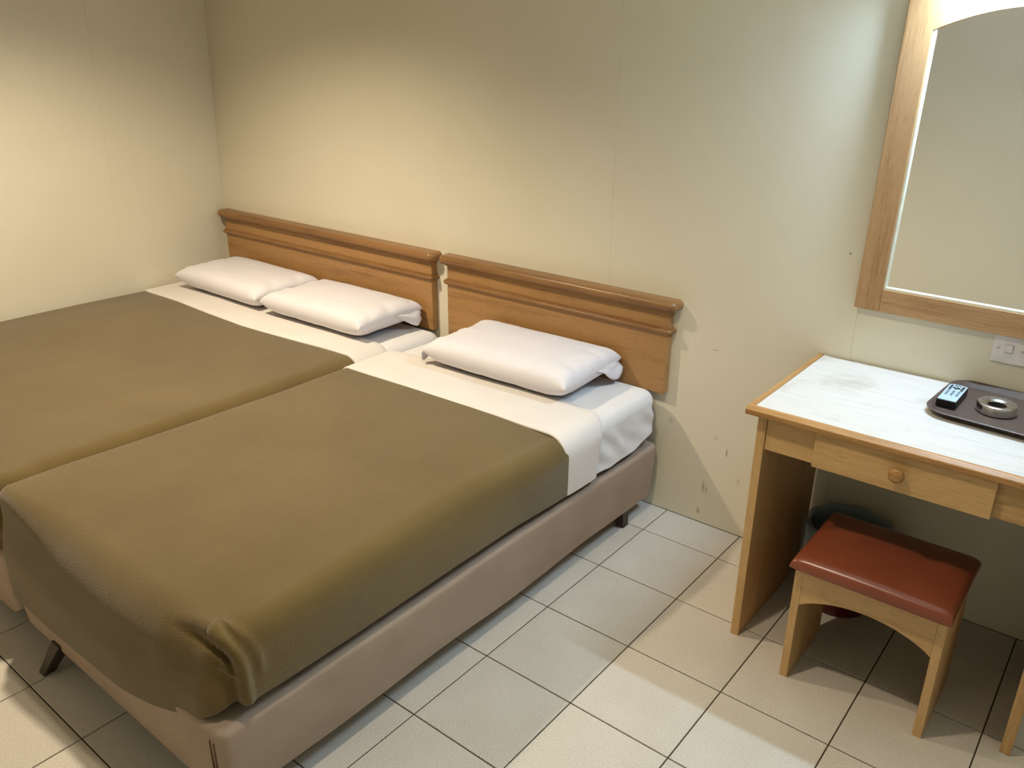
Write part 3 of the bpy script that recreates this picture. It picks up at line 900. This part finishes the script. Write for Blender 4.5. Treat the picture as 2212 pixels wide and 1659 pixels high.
def cushion(x0, x1, y0, y1, z0, z1, dome):
    nu, nv = 48, 40
    U = [-math.cos(math.pi*k/nu) for k in range(nu+1)]; V = [-math.cos(math.pi*k/nv) for k in range(nv+1)]
    def f(t, n): return max(0.0, 1-abs(t)**n)**(1/2.2)
    P = []; Q = []
    for u in U:
        r1 = []; r2 = []
        for v in V:
            # sides drawn in a little between the corners
            x = (x0+x1)/2+(x1-x0)/2*u*(1-0.010*(1-v*v)); y = (y0+y1)/2+(y1-y0)/2*v*(1-0.012*(1-u*u))
            e = f(u, 22)*f(v, 12)
            zm = z0+0.012
            r1.append(Vector((x, y, zm+(z1-zm)*e+dome*(1-u*u)*(1-v*v))))
            e2 = f(u, 16)*f(v, 16)
            r2.append(Vector((x, y, zm-(0.012)*e2)))
        P.append(r1); Q.append(r2)
    b = grid(P); join(b, grid(Q)); bmesh.ops.remove_doubles(b, verts=b.verts, dist=1e-5)
    bmesh.ops.recalc_face_normals(b, faces=b.faces); return b
obj('seat_pad', cushion(0.690, 1.090, -0.650, -0.318, 0.371, 0.414, 0.009), M['leather'], t, True)

# ------------------------------------------------------------------ waste bin with a bag
BC = (0.708, -0.160)
t = empty('waste_bin', (BC[0], BC[1], 0), 'round waste bin lined with clear bluish bag behind the stool', 'bin')
obj('bucket', lathe([(0.0001, 0.001), (0.092, 0.001), (0.096, 0.01), (0.120, 0.262), (0.126, 0.266), (0.126, 0.272), (0.116, 0.272), (0.091, 0.012), (0.0001, 0.010)], (BC[0], BC[1], 0), 44), M['bin'], t, True, angle=40)
P = []
for k in range(15):
    g = k/14; ring = []
    for q in range(56):
        a = 2*math.pi*q/56
        wob = nz(math.cos(a)*2.5, math.sin(a)*2.5, g*2.2, 1.0)
        if g < 0.35: r_, z_ = 0.104+0.012*g/0.35, 0.20+0.085*(g/0.35)
        elif g < 0.55: r_, z_ = 0.116+0.016*math.sin((g-0.35)/0.2*math.pi/2), 0.285-0.004*((g-0.35)/0.2)**2
        else: r_, z_ = 0.132+0.006*(g-0.55)/0.45, 0.281-0.125*((g-0.55)/0.45)
        amp = 0.010 if g > 0.55 else 0.004
        if g < 0.36: wob *= 0.4
        ring.append(Vector((BC[0]+(r_+amp*(wob*0.9))*math.cos(a), BC[1]+(r_+amp*(wob*0.9))*math.sin(a), z_+0.022*wob*(1 if g > 0.9 else 0.25))))
    P.append(ring)
b_ = grid(P, close_v=True); bmesh.ops.recalc_face_normals(b_, faces=b_.faces)
obj('bag_liner', b_, M['film'], t, True)

# ------------------------------------------------------------------ mirror
MRX0, MRX1, MRZ0 = 0.571, 1.217, 0.936
t = empty('wall_mirror', (MRX0, 0, MRZ0), 'tall oak framed mirror with arched top above the desk', 'mirror', rot=(0, math.radians(0.7), 0))
FW, MT, TOPZ = 0.073, 0.026, 1.842
ix0, ix1, iz0 = MRX0+FW, MRX1-FW, MRZ0+0.068
iz1, rise = 1.712, 0.057
obj('stile', box(MRX0, MRX0+FW-0.0003, -MT, -0.001, MRZ0, TOPZ, 0.0016), M['mir_z'], t)
obj('stile', box(MRX1-FW+0.0003, MRX1, -MT, -0.001, MRZ0, TOPZ, 0.0016), M['mir_z'], t)
obj('bottom_rail', box(ix0, ix1, -MT, -0.001, MRZ0, iz0, 0.0012), M['mir_x'], t)
pts = [(ix0, TOPZ), (ix0, iz1)]
for k in range(1, 32):
    u = -1+2*k/32
    pts.append(((ix0+ix1)/2+(ix1-ix0)/2*u, iz1+rise*(1-u*u)))
pts += [(ix1, iz1), (ix1, TOPZ)]
obj('top_rail', extrude_poly(pts, 'y', -MT, -0.001), M['mir_x'], t)
obj('glass', box(ix0-0.004, ix1+0.004, -0.0125, -0.008, iz0-0.004, iz1+rise+0.008), M['glass'], t)
obj('bead', box(ix0, ix0+0.0065, -MT+0.004, -0.0128, iz0, iz1+0.002, 0.0012), M['bead'], t)
obj('bead', box(ix1-0.0065, ix1, -MT+0.004, -0.0128, iz0, iz1+0.002, 0.0012), M['bead'], t)
obj('bead', box(ix0+0.0068, ix1-0.0068, -MT+0.004, -0.0128, iz0, iz0+0.0065, 0.0012), M['bead'], t)

# ------------------------------------------------------------------ switch plate
t = empty('light_switch', (1.0, 0, 0.850), 'white square switch plate with rocker under the mirror frame', 'switch')
obj('plate', box(0.957, 1.043, -0.0075, -0.0005, 0.849, 0.932, 0.0018), M['plate'], t)
rk = obj('rocker_surround', box(0.9875, 1.0085, -0.0095, -0.0070, 0.880, 0.905, 0.0008), M['plate_line'], t)
obj('rocker', box(0.9895, 1.0065, -0.0125, -0.0090, 0.882, 0.903, 0.0014), M['plate'], rk)
for sx in (0.970, 1.031):
    s_ = obj('screw_cap', lathe([(0.0001, 0.0), (0.0038, 0.0), (0.0034, 0.0012), (0.0001, 0.0016)], (sx, -0.0073, 0.8905), 16, 'y'), M['plate_line'], t, True)

# ------------------------------------------------------------------ tray, remote, ashtray
def rrect(cx, cy, hx, hy, r, n=10):
    pts = []
    for sx, sy, a0 in ((1, 1, 0), (-1, 1, math.pi/2), (-1, -1, math.pi), (1, -1, 1.5*math.pi)):
        for k in range(n+1):
            a = a0+math.pi/2*k/n
            pts.append((cx+sx*(hx-r)+r*math.cos(a), cy+sy*(hy-r)+r*math.sin(a)))
    return pts
TZ0 = 0.7605
trz = math.radians(-4.0)
t = empty('tray', (1.085, -0.170, TZ0), 'dark brown rounded plastic tray on the desk holding remote and ashtray', 'tray', rot=(0, 0, trz))
rings = [(0.0, 0.0), (-0.026, 0.0), (-0.020, 0.002), (-0.004, 0.0135), (0.0, 0.0150), (0.0005, 0.0165), (-0.0015, 0.0180), (-0.006, 0.0170), (-0.022, 0.0050), (-0.027, 0.0040)]
P = []
for off, z in rings[1:]:
    P.append([Vector((x, y, z)) for x, y in rrect(0, 0, 0.213+off, 0.156+off, max(0.012, 0.062+off))])
b_ = grid(P, close_v=True); b_.verts.ensure_lookup_table(); m_ = len(P[0]); n_ = len(P)
b_.faces.new([b_.verts[k] for k in range(m_)]); b_.faces.new([b_.verts[(n_-1)*m_+k] for k in range(m_)])
bmesh.ops.recalc_face_normals(b_, faces=b_.faces)
obj('tray_body', b_, M['tray'], t, True, local=True, angle=50)
TF = TZ0+0.004

t = empty('remote_control', (0.909, -0.166, TF+0.0008), 'small black remote control with pale blue button face on the tray', 'remote', rot=(math.radians(0.0), 0, math.radians(-1)))
def remote_outline(hx, hy):
    pts = [(-hx, -hy), (hx, -hy), (hx, hy-0.008)]
    for k in range(1, 8):
        u = 1-2*k/8; pts.append((hx*u, hy-0.008+0.008*(1-u*u)))
    pts.append((-hx, hy-0.008)); return pts
obj('body', extrude_poly(remote_outline(0.0245, 0.072), 'z', 0.0005, 0.0215, 0.0015), M['black'], t, local=True)
fp = obj('face_plate', extrude_poly(remote_outline(0.0232, 0.0705), 'z', 0.0210, 0.0232, 0.0005), M['face'], t, local=True)
bm = bmesh.new()
for r_ in range(4):
    for c_ in (-1, 0, 1):
        join(bm, box(c_*0.0135-0.0034, c_*0.0135+0.0034, -0.026+r_*0.0115-0.0022, -0.026+r_*0.0115+0.0022, 0.0228, 0.0246, 0.0005, 1))
o = obj('number_buttons', bm, M['print'], fp, local=True); o['kind'] = 'stuff'
bm = bmesh.new()
for c_ in (-1, 1):
    for r_ in range(4):
        yy = 0.022+r_*0.0105
        join(bm, box(c_*0.0150-0.0035, c_*0.0150+0.0035, yy-0.0026, yy+0.0026, 0.0228, 0.0248, 0.0005, 1))
for r_ in (0.055, 0.062):
    for c_ in (-1, 0, 1):
        join(bm, box(c_*0.006-0.0017, c_*0.006+0.0017, r_-0.0012, r_+0.0012, 0.0228, 0.0244, 0.0003, 1))
o = obj('function_buttons', bm, M['black'], fp, local=True); o['kind'] = 'stuff'
bm = lathe([(0.0045, 0.0228), (0.0045, 0.0246), (0.0105, 0.0246), (0.0105, 0.0228)], (0.0, 0.0365, 0.0), 4)
obj('arrow_pad', bm, M['black'], fp, local=True)
obj('ok_button', lathe([(0.0001, 0.0248), (0.003, 0.0248), (0.0032, 0.0228)], (0.0, 0.0365, 0), 12), M['face'], fp, local=True)

t = empty('ashtray', (1.020, -0.178, TF), 'round stainless steel ashtray with open centre on the tray', 'ashtray')
ap = [(0.0001, 0.0006), (0.0465, 0.0006), (0.0485, 0.003), (0.0485, 0.0235), (0.0475, 0.0262), (0.0455, 0.0275), (0.0360, 0.0268), (0.0245, 0.0230), (0.0225, 0.0205), (0.0225, 0.0060), (0.0210, 0.0050), (0.0001, 0.0045)]
obj('dish', lathe(ap, (1.020, -0.178, TF), 56), M['steel'], t, True, angle=35)
obj('dark_hole_lining', lathe([(0.0222, 0.0195), (0.0220, 0.0068), (0.0205, 0.0058), (0.0001, 0.0054)], (1.020, -0.178, TF), 40), M['hole_shade'], t, True, angle=40)  # added dark lining so the reflective steel hole looks shaded
